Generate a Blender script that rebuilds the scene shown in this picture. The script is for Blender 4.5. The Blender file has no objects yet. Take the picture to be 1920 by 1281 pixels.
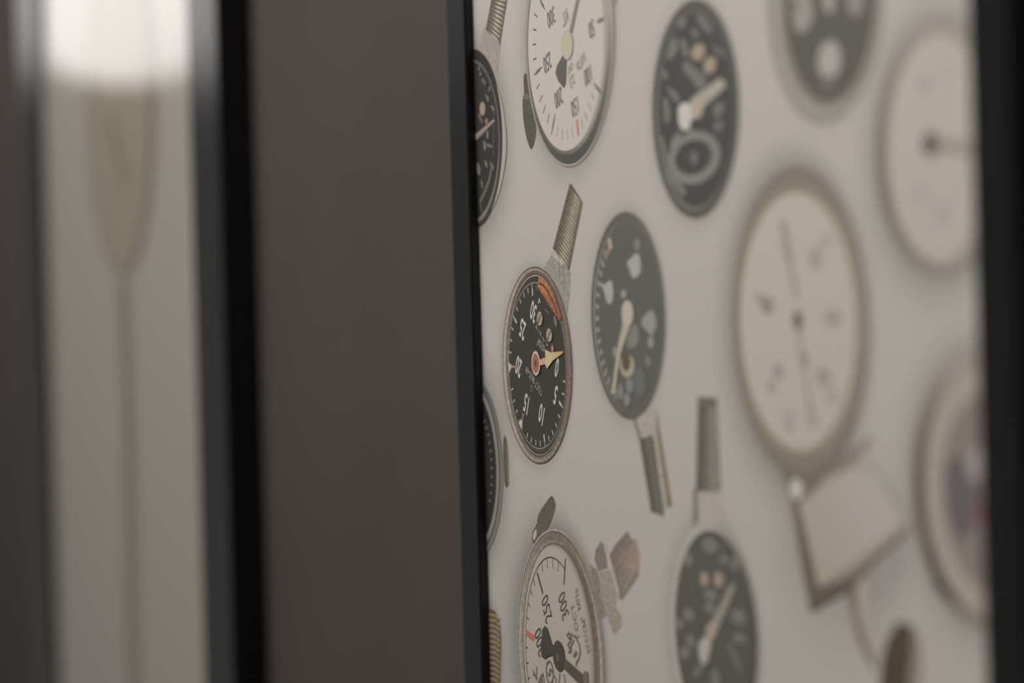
import bpy, bmesh, math, random
from mathutils import Vector, Matrix, Quaternion

random.seed(4)
scene = bpy.context.scene
COL = scene.collection

# ------------------------------------------------------------------ camera
W, H = 1920.0, 1281.0
F = 5600.0                       # focal length in pixels (105 mm on 36 mm)
ALPHA = math.radians(19.5)       # angle between the view axis and the wall
ROLL = math.radians(-1.55)
CAM = Vector((0.0, -0.5, 1.5))   # 0.5 m in front of the poster faces (y = 0)
AX = Vector((-math.cos(ALPHA), math.sin(ALPHA), 0))
RT0 = Vector((math.sin(ALPHA), math.cos(ALPHA), 0))
UP0 = Vector((0, 0, 1))
RT = RT0 * math.cos(ROLL) + UP0 * math.sin(ROLL)
UP = UP0 * math.cos(ROLL) - RT0 * math.sin(ROLL)

cd = bpy.data.cameras.new('camera')
cam = bpy.data.objects.new('camera', cd)
COL.objects.link(cam)
m = Matrix((RT, UP, -AX)).transposed().to_4x4()
m.translation = CAM
cam.matrix_world = m
cd.sensor_width = 36.0
cd.lens = 36.0 * F / W
cd.clip_start = 0.05
cd.clip_end = 60
scene.camera = cam


def ray(px, py):
    return AX + RT * ((px - W / 2) / F) + UP * (-(py - H / 2) / F)


def P(px, py, y=0.0):
    """photo pixel -> (along wall, height) on the plane y (poster face y = 0)"""
    d = ray(px, py)
    t = (y - CAM.y) / d.y
    p = CAM + d * t
    return (p.x, p.z)


def proj(a, b, y=0.0):
    v = Vector((a, y, b)) - CAM
    z = v.dot(AX)
    return (W / 2 + F * v.dot(RT) / z, H / 2 - F * v.dot(UP) / z)


fa = P(1004, 650)
cd.dof.use_dof = True
cd.dof.focus_distance = (Vector((fa[0], 0, fa[1])) - CAM).dot(AX)
cd.dof.aperture_fstop = 3.8
cd.dof.aperture_blades = 0

# ------------------------------------------------------------------ light
scene.view_settings.view_transform = 'Standard'
scene.view_settings.look = 'None'
scene.view_settings.gamma = 1.0
scene.view_settings.use_curve_mapping = False
scene.view_settings.exposure = 0.0

world = bpy.data.worlds.new('room_ambience')
scene.world = world
world.use_nodes = True
bg = world.node_tree.nodes['Background']
bg.inputs['Color'].default_value = (1.0, 0.97, 0.945, 1)
bg.inputs['Strength'].default_value = 0.13


def area(name, loc, target, sx, sy, energy, color):
    l = bpy.data.lights.new(name, 'AREA')
    l.shape = 'RECTANGLE'
    l.size, l.size_y = sx, sy
    l.energy = energy
    l.color = color
    o = bpy.data.objects.new(name, l)
    COL.objects.link(o)
    o.location = loc
    o.rotation_euler = (Vector(target) - Vector(loc)).to_track_quat('-Z', 'Y').to_euler()
    return o


# unseen long area light overhead, sized and placed for the sheet's brightness falloff
area('overhead_area_light', (-1.45, -0.92, 2.36), (-1.45, 0.0, 1.55), 3.3, 0.25, 19.0, (1.0, 0.97, 0.94))

# ------------------------------------------------------------------ materials


def lin(c):
    c = c / 255.0
    return c / 12.92 if c <= 0.04045 else ((c + 0.055) / 1.055) ** 2.4


def C(r, g, b):
    """tone read off the print -> ink reflectance"""
    k = 2.0
    c = [min(0.9, max(0.004, (lin(v) - 0.010) * k)) for v in (r, g, b)]
    m = sum(c) / 3
    return tuple(v * 0.88 + m * 0.12 for v in c) + (1.0,)


def new_mat(name):
    mt = bpy.data.materials.new(name)
    mt.use_nodes = True
    nt = mt.node_tree
    return mt, nt, nt.nodes['Principled BSDF']


def noise_mix(nt, base_socket, scale, lo, hi, detail=3.0, coord='Object'):
    tc = nt.nodes.new('ShaderNodeTexCoord')
    n = nt.nodes.new('ShaderNodeTexNoise')
    n.inputs['Scale'].default_value = scale
    n.inputs['Detail'].default_value = detail
    nt.links.new(tc.outputs[coord], n.inputs['Vector'])
    mr = nt.nodes.new('ShaderNodeMapRange')
    mr.inputs['From Min'].default_value = 0.25
    mr.inputs['From Max'].default_value = 0.75
    mr.inputs['To Min'].default_value = lo
    mr.inputs['To Max'].default_value = hi
    nt.links.new(n.outputs['Fac'], mr.inputs['Value'])
    mx = nt.nodes.new('ShaderNodeMix')
    mx.data_type = 'RGBA'
    mx.blend_type = 'MULTIPLY'
    mx.inputs['Factor'].default_value = 1.0
    nt.links.new(base_socket, mx.inputs['A'])
    nt.links.new(mr.outputs['Result'], mx.inputs['B'])
    return mx.outputs['Result'], n


# print: flat inks whose colour is stored per shape, faint paper grain
INK, nt, bs = new_mat('printed_ink')
at = nt.nodes.new('ShaderNodeAttribute')
at.attribute_name = 'ink'
out, _ = noise_mix(nt, at.outputs['Color'], 900.0, 0.95, 1.05)
nt.links.new(out, bs.inputs['Base Color'])
bs.inputs['Roughness'].default_value = 0.55
bs.inputs['Specular IOR Level'].default_value = 0.35

# the far print is laminated with a glossy film
FARINK, nt, bs = new_mat('laminated_printed_ink')
at = nt.nodes.new('ShaderNodeAttribute')
at.attribute_name = 'ink'
out, _ = noise_mix(nt, at.outputs['Color'], 900.0, 0.95, 1.05)
nt.links.new(out, bs.inputs['Base Color'])
bs.inputs['Roughness'].default_value = 0.55
bs.inputs['Specular IOR Level'].default_value = 0.35
bs.inputs['Coat Weight'].default_value = 1.0
bs.inputs['Coat Roughness'].default_value = 0.09
bs.inputs['Coat IOR'].default_value = 1.5

LAMP, nt, bs = new_mat('frosted_lit_lamp_glass')
bs.inputs['Base Color'].default_value = (0.85, 0.84, 0.82, 1)
bs.inputs['Emission Color'].default_value = (1.0, 0.965, 0.945, 1)
bs.inputs['Emission Strength'].default_value = 1.9

# worn metal seen in the print: same inks with a strong mottled grain
METAL, nt, bs = new_mat('printed_worn_metal')
at = nt.nodes.new('ShaderNodeAttribute')
at.attribute_name = 'ink'
out, _ = noise_mix(nt, at.outputs['Color'], 520.0, 0.6, 1.4, 6.0)
nt.links.new(out, bs.inputs['Base Color'])
bs.inputs['Roughness'].default_value = 0.55
bs.inputs['Specular IOR Level'].default_value = 0.35

FRAME, nt, bs = new_mat('black_painted_frame')
rgb = nt.nodes.new('ShaderNodeRGB')
rgb.outputs[0].default_value = (0.007, 0.007, 0.0069, 1)
out, n = noise_mix(nt, rgb.outputs[0], 60.0, 0.85, 1.15)
nt.links.new(out, bs.inputs['Base Color'])
bs.inputs['Roughness'].default_value = 0.22
bs.inputs['Specular IOR Level'].default_value = 0.3

BOARD, nt, bs = new_mat('dark_backing_board')
rgb = nt.nodes.new('ShaderNodeRGB')
rgb.outputs[0].default_value = (0.05, 0.045, 0.04, 1)
out, n = noise_mix(nt, rgb.outputs[0], 80.0, 0.9, 1.1)
nt.links.new(out, bs.inputs['Base Color'])
bs.inputs['Roughness'].default_value = 0.8

WALL, nt, bs = new_mat('grey_brown_wall_paint')
rgb = nt.nodes.new('ShaderNodeRGB')
rgb.outputs[0].default_value = (0.100, 0.085, 0.076, 1)
out, n = noise_mix(nt, rgb.outputs[0], 7.0, 0.94, 1.06)
nt.links.new(out, bs.inputs['Base Color'])
bs.inputs['Roughness'].default_value = 0.8
bs.inputs['Specular IOR Level'].default_value = 0.2
bp = nt.nodes.new('ShaderNodeBump')
bp.inputs['Strength'].default_value = 0.08
bp.inputs['Distance'].default_value = 0.002
n2 = nt.nodes.new('ShaderNodeTexNoise')
n2.inputs['Scale'].default_value = 350
nt.links.new(n2.outputs['Fac'], bp.inputs['Height'])
nt.links.new(bp.outputs['Normal'], bs.inputs['Normal'])

FLOOR, nt, bs = new_mat('dark_floor')
rgb = nt.nodes.new('ShaderNodeRGB')
rgb.outputs[0].default_value = (0.09, 0.08, 0.072, 1)
out, n = noise_mix(nt, rgb.outputs[0], 4.0, 0.85, 1.15)
nt.links.new(out, bs.inputs['Base Color'])
bs.inputs['Roughness'].default_value = 0.5

# ------------------------------------------------------------------ mesh helpers
ORG = {}


def put(name, me, mat, parent=None, origin=(0, 0, 0)):
    """link a mesh whose vertices are in world space, with its origin at `origin`"""
    o = bpy.data.objects.new(name, me)
    COL.objects.link(o)
    origin = Vector(origin)
    me.transform(Matrix.Translation(-origin))
    if mat:
        me.materials.append(mat)
    if parent:
        o.parent = parent
        o.location = origin - ORG[parent.name]
    else:
        o.location = origin
    ORG[o.name] = origin
    return o


def box_mesh(x0, x1, y0, y1, z0, z1, bevel=0.0):
    bm = bmesh.new()
    bmesh.ops.create_cube(bm, size=1)
    for v in bm.verts:
        v.co = Vector(((x0 + x1) / 2 + v.co.x * (x1 - x0), (y0 + y1) / 2 + v.co.y * (y1 - y0),
                       (z0 + z1) / 2 + v.co.z * (z1 - z0)))
    if bevel:
        bmesh.ops.bevel(bm, geom=bm.edges[:], offset=bevel, segments=2, affect='EDGES', profile=0.5)
    me = bpy.data.meshes.new('m')
    bm.to_mesh(me)
    bm.free()
    return me


def struct(name, me, mat, origin):
    o = put(name, me, mat, None, origin)
    o['kind'] = 'structure'
    return o


# ------------------------------------------------------------------ layout (from the photo, on the poster plane)
PROUD = 0.005
R_IN_L = P(904, 640)[0]                       # near poster: inner left edge of the frame
R_OUT_L = P(853, 640, -PROUD)[0]
R_IN_R = P(1830, 640, -PROUD)[0]
RAIL_N = R_IN_L - R_OUT_L
L_IN_R = P(366, 640, -PROUD)[0]               # far poster, wider frame
L_IN_L = P(93, 640)[0]
L_OUT_R = P(421, 640, -PROUD)[0]
RAIL_F = L_OUT_R - L_IN_R
d_ = ray(487, 640)
WALL_Y = CAM.y + d_.y * (L_OUT_R - CAM.x) / d_.x       # the far frame's side meets the wall here

Z0, Z1 = 0.98, 2.02                           # posters' inner height range

# ------------------------------------------------------------------ room shell
struct('wall_back', box_mesh(-6.0, 1.6, WALL_Y, WALL_Y + 0.15, 0.0, 3.0), WALL, (-2.2, WALL_Y, 0))
struct('floor', box_mesh(-6.0, 1.6, -4.0, WALL_Y + 0.15, -0.1, 0.0), FLOOR, (-2.2, -2, 0))
struct('baseboard_back', box_mesh(-6.0, 1.6, WALL_Y - 0.015, WALL_Y, 0.0, 0.09, 0.003), FRAME, (-2.2, WALL_Y, 0))

# ------------------------------------------------------------------ print drawing kit
DY = 1.2e-5                                     # ink layer step


class Part:
    """collects flat shapes (world a,b on the poster face) into one mesh"""

    def __init__(self):
        self.v, self.f, self.c = [], [], []

    def poly(self, pts, col, lay):
        base = len(self.v)
        area2 = sum(pts[i][0] * pts[(i + 1) % len(pts)][1] - pts[(i + 1) % len(pts)][0] * pts[i][1] for i in range(len(pts)))
        cols = col if isinstance(col, list) else [col] * len(pts)
        if area2 < 0:
            pts = pts[::-1]
            cols = cols[::-1]
        for (a, b), c in zip(pts, cols):
            self.v.append((a, -lay * DY, b))
            self.c.append(c)
        self.f.append(tuple(range(base, base + len(pts))))

    def mesh(self, clip):
        me = bpy.data.meshes.new('print')
        me.from_pydata(self.v, [], self.f)
        at = me.color_attributes.new('ink', 'FLOAT_COLOR', 'POINT')
        for i, c in enumerate(self.c):
            at.data[i].color = c
        if clip:
            a0, a1, z0, z1 = clip
            bm = bmesh.new()
            bm.from_mesh(me)
            for co, no in (((a0, 0, 0), (-1, 0, 0)), ((a1, 0, 0), (1, 0, 0)), ((0, 0, z0), (0, 0, -1)), ((0, 0, z1), (0, 0, 1))):
                bmesh.ops.bisect_plane(bm, geom=bm.verts[:] + bm.edges[:] + bm.faces[:], dist=1e-7,
                                       plane_co=co, plane_no=no, clear_outer=True)
            bm.to_mesh(me)
            bm.free()
        return me


def ell(L, R, T, B):
    """oval seen with this pixel box -> (centre a, centre b, radius a, radius b) on the poster"""
    a0, b0 = P(L, (T + B) / 2)
    a1, b1 = P(R, (T + B) / 2)
    ca, ra = (a0 + a1) / 2, (a1 - a0) / 2
    _, bt = P((L + R) / 2, T)
    _, bb = P((L + R) / 2, B)
    cb, rb = (bt + bb) / 2, (bt - bb) / 2
    for _ in range(6):
        q = [proj(ca + ra * math.cos(i * math.pi / 36), cb + rb * math.sin(i * math.pi / 36)) for i in range(72)]
        x0, x1 = min(p[0] for p in q), max(p[0] for p in q)
        y0, y1 = min(p[1] for p in q), max(p[1] for p in q)
        sa, sb = 2 * ra / (x1 - x0), 2 * rb / (y1 - y0)
        ca += ((L + R) / 2 - (x0 + x1) / 2) * sa
        cb -= ((T + B) / 2 - (y0 + y1) / 2) * sb
        ra *= (R - L) / (x1 - x0)
        rb *= (B - T) / (y1 - y0)
    return (ca, cb, ra, rb)


def on(e, th, s=1.0):
    return (e[0] + e[2] * s * math.cos(th), e[1] + e[3] * s * math.sin(th))


def ang(e, px, py):
    a, b = P(px, py)
    return math.atan2((b - e[1]) / e[3], (a - e[0]) / e[2])


ROUNDED = ('numeral', 'hub', 'printed_panel', 'lever', 'white_spot', 'pale_mark', 'lug', 'dark_patch')


class Gauge:
    """one printed gauge: a part of the poster with its own sub-parts"""

    def __init__(self, poster, name, label, clip, origin_px, base=24, paper=None):
        self.paper = paper or SHEET
        self.ink = FARINK if paper else INK
        self.poster, self.name, self.label, self.clip = poster, name, label, clip
        a, b = P(*origin_px)
        self.origin = (a, 0, b)
        self.lay = base
        self.body = Part()
        self.subs = []
        self.split = None
        self.p = self.body

    def sub(self, name, mat=None, label=None, split=False):
        self.split = (name, mat, label) if split else None
        self.p = Part()
        self.subs.append((name, self.p, mat or self.ink, label))
        self.lay += 1
        return self

    def up(self):
        self.lay += 1

    def piece(self):
        """in split mode every shape becomes an object of its own"""
        if self.split:
            n, mt, lb = self.split
            self.p = Part()
            self.subs.append((n, self.p, mt or self.ink, lb))

    def ring(self, e0, e1, col, n=96, t0=0.0, t1=2 * math.pi):
        """band between two ovals; col = colour or f(angle)->colour or (outer, inner) pair"""
        self.up()
        for i in range(n):
            a, b = t0 + (t1 - t0) * i / n, t0 + (t1 - t0) * (i + 1) / n
            if callable(col):
                cs = [col(a), col(b), col(b), col(a)]
            elif isinstance(col[0], tuple):
                cs = [col[0], col[0], col[1], col[1]]
            else:
                cs = col
            self.p.poly([on(e0, a), on(e0, b), on(e1, b), on(e1, a)], cs if isinstance(cs, list) else cs, self.lay)

    def disc(self, e, col, n=64):
        self.piece()
        self.up()
        self.p.poly([on(e, 2 * math.pi * i / n) for i in range(n)], col, self.lay)

    def oval(self, L, R, T, B, col, n=28):
        self.disc(ell(L, R, T, B), col, n)

    def px(self, pts, col):
        self.piece()
        self.up()
        q = [P(*p) for p in pts]
        if self.subs and self.subs[-1][0] in ROUNDED and self.p is not self.body and not isinstance(col, list):
            for _ in range(2):                 # round the corners off
                q = [r for i in range(len(q)) for r in (
                    tuple(0.78 * u + 0.22 * v for u, v in zip(q[i], q[(i + 1) % len(q)])),
                    tuple(0.22 * u + 0.78 * v for u, v in zip(q[i], q[(i + 1) % len(q)])))]
        self.p.poly(q, col, self.lay)

    def stroke(self, pts, w, col, up=True):
        """polyline through photo points, w = width in millimetres on the print"""
        self.piece()
        if up:
            self.up()
        q = [Vector(P(*p)) for p in pts]
        for s, t in zip(q[:-1], q[1:]):
            d = (t - s)
            if d.length < 1e-9:
                continue
            d.normalize()
            nrm = Vector((-d.y, d.x)) * (w * 0.0005)
            ex = d * (w * 0.0002)
            self.lay += 0.25
            self.p.poly([tuple(s - ex + nrm), tuple(s - ex - nrm), tuple(t + ex - nrm), tuple(t + ex + nrm)], col, self.lay)

    def tick(self, e, th, s0, s1, w, col):
        self.piece()
        p, q = Vector(on(e, th, s0)), Vector(on(e, th, s1))
        d = (q - p).normalized()
        nrm = Vector((-d.y, d.x)) * (w * 0.0005)
        self.p.poly([tuple(p + nrm), tuple(p - nrm), tuple(q - nrm), tuple(q + nrm)], col, self.lay)

    def text(self, s, px, py, size, rot, col, sx=0.62, name='numeral', bold=0.0):
        """lettering centred on a photo point; size = capital height in millimetres"""
        self.sub(name)
        vs, fs = glyphs(s, bold)
        a0, b0 = P(px, py)
        k = size * 0.001
        cr, sr = math.cos(math.radians(rot)), math.sin(math.radians(rot))
        for f in fs:
            pts = []
            for i in f:
                x, y = vs[i][0] * k * sx, vs[i][1] * k
                pts.append((a0 + x * cr - y * sr, b0 + x * sr + y * cr))
            self.p.poly(pts, col, self.lay)

    def threads(self, quad, n, dark, light, edge=None):
        """screw thread: A,B = one long side, D,C = the other; n turns"""
        A, B, Cc, D = [Vector(P(*q)) for q in quad]
        self.up()
        self.p.poly([tuple(A), tuple(B), tuple(Cc), tuple(D)], dark, self.lay)
        self.up()
        rim = edge or tuple(v * 0.5 + w * 0.5 for v, w in zip(dark, light))
        mid = tuple(v * 0.35 + w * 0.65 for v, w in zip(dark, light))
        cols = (dark, rim, light, mid, dark)
        for i in range(n):
            t0, t1 = (i + 0.1) / n, (i + 0.65) / n
            for j in range(4):
                u0, u1 = (0, .3, .55, .8, 1)[j], (0, .3, .55, .8, 1)[j + 1]
                p00, p01 = A.lerp(B, t0).lerp(D.lerp(Cc, t0), u0), A.lerp(B, t0).lerp(D.lerp(Cc, t0), u1)
                p10, p11 = A.lerp(B, t1).lerp(D.lerp(Cc, t1), u0), A.lerp(B, t1).lerp(D.lerp(Cc, t1), u1)
                self.p.poly([tuple(p00), tuple(p01), tuple(p11), tuple(p10)], [cols[j], cols[j + 1], cols[j + 1], cols[j]], self.lay)

    def build(self):
        g = put(self.name, self.body.mesh(self.clip), self.bodymat if hasattr(self, 'bodymat') else self.ink, self.poster, self.origin)
        if self.label:
            g['label'] = self.label
        for name, part, mat, label in self.subs:
            if not part.v:
                continue
            me = part.mesh(self.clip)
            if not me.polygons:
                continue
            o = put(name, me, mat, g, self.origin)
            if label:
                o['label'] = label
        return g


GL = {}


def glyphs(s, bold=0.0):
    """filled outlines of a word, centred, capital height = 1"""
    if (s, bold) in GL:
        return GL[(s, bold)]
    cu = bpy.data.curves.new('lettering', 'FONT')
    cu.body = s
    cu.size = 1.0
    cu.resolution_u = 3
    cu.offset = bold
    cu.fill_mode = 'FRONT' if hasattr(cu, 'fill_mode') else cu.fill_mode
    cu.dimensions = '2D'
    cu.fill_mode = 'BOTH'
    o = bpy.data.objects.new('lettering', cu)
    COL.objects.link(o)
    dg = bpy.context.evaluated_depsgraph_get()
    me = bpy.data.meshes.new_from_object(o.evaluated_get(dg))
    vs = [tuple(v.co[:2]) for v in me.vertices]
    fs = [tuple(p.vertices) for p in me.polygons]
    bpy.data.objects.remove(o)
    bpy.data.curves.remove(cu)
    bpy.data.meshes.remove(me)
    xs = [v[0] for v in vs]
    cx = (min(xs) + max(xs)) / 2
    hcap = 0.70
    vs = [((x - cx) / hcap, (y - hcap / 2) / hcap) for x, y in vs]
    GL[(s, bold)] = (vs, fs)
    return vs, fs


SHEET = C(163, 157, 151)
FAR_SHEET = C(148, 140, 130)          # far poster's paper tone, darker and greyer than the near sheet

# ------------------------------------------------------------------ posters


def make_poster(x0, x1, RAIL, label):
    """frame rails, backing board and printed sheet between inner edges x0..x1"""
    e = bpy.data.objects.new('framed_poster', None)
    COL.objects.link(e)
    e.empty_display_size = 0.1
    base = Vector(((x0 + x1) / 2, WALL_Y, Z0 - RAIL))
    e.location = base
    ORG[e.name] = base
    e['label'] = label
    e['category'] = 'poster'
    e['group'] = 'framed gauge posters along the wall'
    bd = box_mesh(x0 - RAIL * 0.4, x1 + RAIL * 0.4, 0.0006, WALL_Y - 0.004, Z0 - RAIL * 0.4, Z1 + RAIL * 0.4)
    put('backing_board', bd, BOARD, e, ((x0 + x1) / 2, WALL_Y / 2, (Z0 + Z1) / 2))
    for xa, xb in ((x0 - RAIL, x0), (x1, x1 + RAIL)):
        put('frame_rail', box_mesh(xa, xb, -PROUD, WALL_Y, Z0 - RAIL, Z1 + RAIL, 0.0012), FRAME, e,
            ((xa + xb) / 2, 0, (Z0 + Z1) / 2))
    for za, zb in ((Z0 - RAIL, Z0), (Z1, Z1 + RAIL)):
        put('frame_rail', box_mesh(x0, x1, -PROUD, WALL_Y, za, zb, 0.0012), FRAME, e,
            ((x0 + x1) / 2, 0, (za + zb) / 2))
    return e


near = make_poster(R_IN_L, R_IN_R, RAIL_N, 'nearer black framed poster crowded with black and white pressure gauges, partly in focus')
far = make_poster(L_IN_L, L_IN_R, RAIL_F, 'blurred far black framed poster with one beige gauge under the bright light patch')
CN = (R_IN_L, R_IN_R, Z0, Z1)
CF = (L_IN_L, L_IN_R, Z0, Z1)


def G(name, label, origin, poster=near, clip=CN, base=24, paper=None):
    return Gauge(poster, name, label, clip, origin, base, paper)


GAUGE_SHADOWS = {}  # gauge shadows to paint into each poster's sheet colour


def soft_shadow(g, L, R, T, B, k, strength, dx=0.0):
    """the picture's soft shadow around a gauge, painted into the sheet colour"""
    GAUGE_SHADOWS.setdefault(g.poster.name, []).append((ell(L, R, T, B), k * 0.001, strength, dx * 0.001))


def print_sheet(poster, x0, x1, paper, step, mat):
    """the printed paper: a sheet with soft shadows painted into its ink colour around the gauges"""
    nx, nz = int((x1 - x0) / step) + 1, int((Z1 - Z0) / step) + 1
    verts, cols, faces = [], [], []
    hs = GAUGE_SHADOWS.get(poster.name, [])
    for j in range(nz + 1):
        z = Z0 + (Z1 - Z0) * j / nz
        for i in range(nx + 1):
            x = x0 + (x1 - x0) * i / nx
            f = 1.0
            for e, k, st, dx in hs:
                # distance outside the oval, shifted towards dx as it fades
                px_, pz_ = x - e[0], z - e[1]
                if abs(px_) > e[2] + k + abs(dx) or abs(pz_) > e[3] + k + abs(dx):
                    continue
                lo, hi = 0.0, 1.0
                for _ in range(12):
                    m_ = (lo + hi) / 2
                    q = k * m_
                    r = ((px_ - dx * m_) / (e[2] + q)) ** 2 + ((pz_ + 0.25 * abs(dx) * m_) / (e[3] + q)) ** 2
                    if r > 1:
                        lo = m_
                    else:
                        hi = m_
                t = 1 - hi
                f *= 1 - st * t * t
            verts.append((x, 0.0, z))
            cols.append(tuple(v * f for v in paper[:3]) + (1.0,))
    w = nx + 1
    for j in range(nz):
        for i in range(nx):
            faces.append((j * w + i, j * w + i + 1, (j + 1) * w + i + 1, (j + 1) * w + i))
    me = bpy.data.meshes.new('print_sheet')
    me.from_pydata(verts, [], faces)
    at = me.color_attributes.new('ink', 'FLOAT_COLOR', 'POINT')
    at.data.foreach_set('color', [v for c in cols for v in c])
    o = put('print_sheet', me, mat, poster, ((x0 + x1) / 2, 0, (Z0 + Z1) / 2))
    o['label'] = 'off white printed paper background'


def lerpc(a, b, t):
    return tuple(x + (y - x) * t for x, y in zip(a, b))


WHT = C(178, 173, 164)
BLK = C(62, 58, 54)

# ---- black 0-30 gauge in focus
g = G('pressure_gauge', 'printed black gauge numbered 0 to 30 with orange stamp, sharpest of all', (1008, 685))
g.bodymat = METAL
soft_shadow(g, 943, 1074, 500, 870, 10, 0.22, -5)
o_ = ell(943, 1074, 500, 870)
g.ring(o_, ell(944.5, 1072.5, 503, 867), C(88, 80, 70))
def c1(t):
    k = 0.5 + 0.5 * math.cos(t - math.pi)
    return lerpc(C(112, 98, 82), C(158, 148, 138), k)
g.ring(ell(944.5, 1072.5, 503, 867), ell(949, 1069, 507, 862), c1)
def c1b(t):
    k = max(0, math.sin(t))
    return lerpc(C(116, 106, 92), C(100, 84, 72), k)
g.ring(ell(949, 1069, 507, 862), ell(952, 1066, 513, 857), c1b)
g.ring(ell(952, 1066, 513, 857), ell(953.5, 1064.5, 517, 853), C(76, 68, 60))
g.ring(ell(953.5, 1064.5, 516, 854), ell(954.5, 1064, 518, 852.5), C(150, 145, 136))
g.sub('dial')
dl = ell(954.5, 1064, 518, 852.5)
g.disc(dl, BLK)
inn = ell(954.5, 1063.5, 529, 842)
g.ring(inn, (inn[0], inn[1], inn[2] - .0005, inn[3] - .0005), C(130, 126, 118))
g.ring(ell(955, 1063, 533, 849), ell(955, 1063, 529, 842), C(72, 67, 62), t0=math.pi, t1=2 * math.pi)
g.sub('tick_mark', split=True)
t30, t25, t10, t5 = ang(inn, 999, 534), ang(inn, 966, 587), ang(inn, 1022, 823), ang(inn, 1056, 760)
def unw(t, ref):
    while t < ref:
        t += 2 * math.pi
    while t - ref > 2 * math.pi:
        t -= 2 * math.pi
    return t
tt = unw(t10, t30)
step = (tt - t30) / 20
for i in range(0, 28):
    th = t30 + step * i
    if i % 5 == 0:
        if i in (10, 15):
            continue
        g.tick(inn, th, 0.985, 0.93, 0.55, WHT)
        g.tick(inn, th, 0.93, 0.84, 1.3, WHT)
    else:
        g.tick(inn, th, 0.965, 0.90, 0.75, WHT)
g.tick(inn, t30 - step, 0.965, 0.90, 0.6, C(120, 116, 108))
g.sub('marker', label='white triangular marker with orange tail')
g.px([(954.8, 678), (960.5, 688), (956.5, 700)], C(176, 168, 156))
g.px([(960, 685.5), (967, 685.5), (967, 689.5), (960, 690)], C(160, 118, 92))
g.sub('marker', label='white triangular marker with orange tail')
g.px([(974, 793), (981.3, 785), (980.3, 806)], C(176, 170, 160))
g.px([(981.5, 775), (984.3, 775), (983, 785), (981, 785)], C(160, 105, 82))
for s, x, y in (('30', 1001.5, 585), ('25', 981.5, 618), ('20', 974, 688), ('15', 988.5, 757.5), ('10', 1017, 777), ('5', 1043.5, 741), ('0', 1046, 690)):
    g.text(s, x, y, 9.6, 152, WHT, 0.60, bold=0.018)
g.text('ГОСТ 8625-69', 1003, 714, 3.6, 152, C(158, 150, 142), 0.78, 'lettering')
g.text('кг/см²', 1016, 648, 4.6, 156, C(160, 154, 146), 0.56, 'lettering')
g.text('1,5', 999, 729, 3.0, 176, C(140, 134, 126), 0.8, 'lettering')
g.sub('letter', split=True)
for st in ([(1007, 616), (1008, 609), (1009, 616)], [(1009, 614), (1010, 620)], [(1012.5, 625), (1013.3, 619)], [(1015, 622), (1017, 630)], [(1017, 624), (1015.4, 628)],
           [(1019, 631), (1022, 638)], [(1022, 636), (1022, 641), (1023.5, 638)], [(1026.5, 641), (1027.5, 648), (1030, 647)]):
    g.stroke(st, 0.5, C(156, 150, 142), up=False)
g.sub('stamp', METAL, 'orange stamped band on the dial')
OR1, OR2 = C(164, 104, 62), C(134, 82, 66)
st = [(1012.7, 520), (1017, 520.5), (1029, 533), (1044, 561), (1055, 594), (1053.5, 602), (1050, 600), (1032, 573), (1011, 539), (1011, 532)]
g.px(st, [OR1, OR1, OR1, OR2, OR2, OR2, OR2, OR1, OR1, OR1])
g.stroke([(1013, 531), (1021, 535), (1030, 547), (1040, 568), (1048, 588)], 1.1, C(72, 60, 50))
for i in range(6):
    x, y = 1014 + i * 5.6, 540 + i * 9.3
    g.stroke([(x, y), (x + 1.6, y + 1), (x + 0.6, y + 5), (x + 2.6, y + 7)], 0.6, C(96, 62, 42), up=False)
g.sub('pale_mark', split=True)
g.px([(1040, 593), (1044, 592), (1048, 607), (1047, 616), (1042, 606)], C(104, 106, 100))
g.stroke([(1012, 569), (1014, 560), (1016, 568)], 1.0, C(165, 160, 150))
g.stroke([(1025, 580), (1032, 588)], 0.5, C(120, 116, 110))
for b in ((1009.3, 1020.2, 584, 611), (1027.3, 1038.3, 616, 641)):
    g.sub('screw', METAL, 'small brass dial screw')
    g.oval(*b, C(146, 134, 110))
    xm, ym = (b[0] + b[1]) / 2, (b[2] + b[3]) / 2
    g.stroke([(xm + 3, ym - 8), (xm - 3, ym + 8)], 1.0, C(80, 70, 56))
g.sub('stop_pin')
g.oval(1036.4, 1041.6, 647.5, 661, C(150, 110, 92))
g.sub('pointer', label='cream and orange arrow pointer')
CR1, CR2, CR3 = C(178, 162, 124), C(178, 132, 84), C(172, 140, 118)
g.px([(1013, 675), (1025, 670.5), (1026, 683), (1014, 686)], CR3)
g.px([(1025, 655), (1036, 661), (1042, 662), (1040, 676), (1029, 691.5), (1024.5, 681), (1026, 669)], CR1)
g.px([(1036, 661), (1059.3, 658.5), (1059.3, 662), (1040, 676)], [CR1, CR2, CR2, CR1])
g.sub('hub', label='red brown pointer hub with cream rim')
g.oval(1000, 1016.2, 658, 704.5, C(176, 158, 142))
g.oval(1001.7, 1014.3, 663, 700, C(146, 92, 74))
g.oval(1005.5, 1010, 675, 688, C(108, 66, 54))
g.lay = 6
g.sub('stem', METAL, 'worn threaded steel stem')
g.px([(1020, 503), (1034, 478), (1041, 468), (1055, 487), (1070, 511), (1069, 545), (1064, 590), (1045, 560), (1030, 520)], C(136, 131, 122))
g.px([(1041, 468), (1056, 488), (1057, 500), (1036, 480)], C(164, 158, 148))
g.stroke([(1056, 488), (1057.5, 545)], 0.6, C(96, 90, 82))
g.stroke([(1047, 478), (1050, 525)], 0.7, C(112, 104, 96))
g.threads([(1037, 466), (1068.5, 346), (1092.5, 382), (1067.5, 508)], 19, C(84, 76, 64), C(172, 162, 142), C(120, 110, 92))
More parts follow.
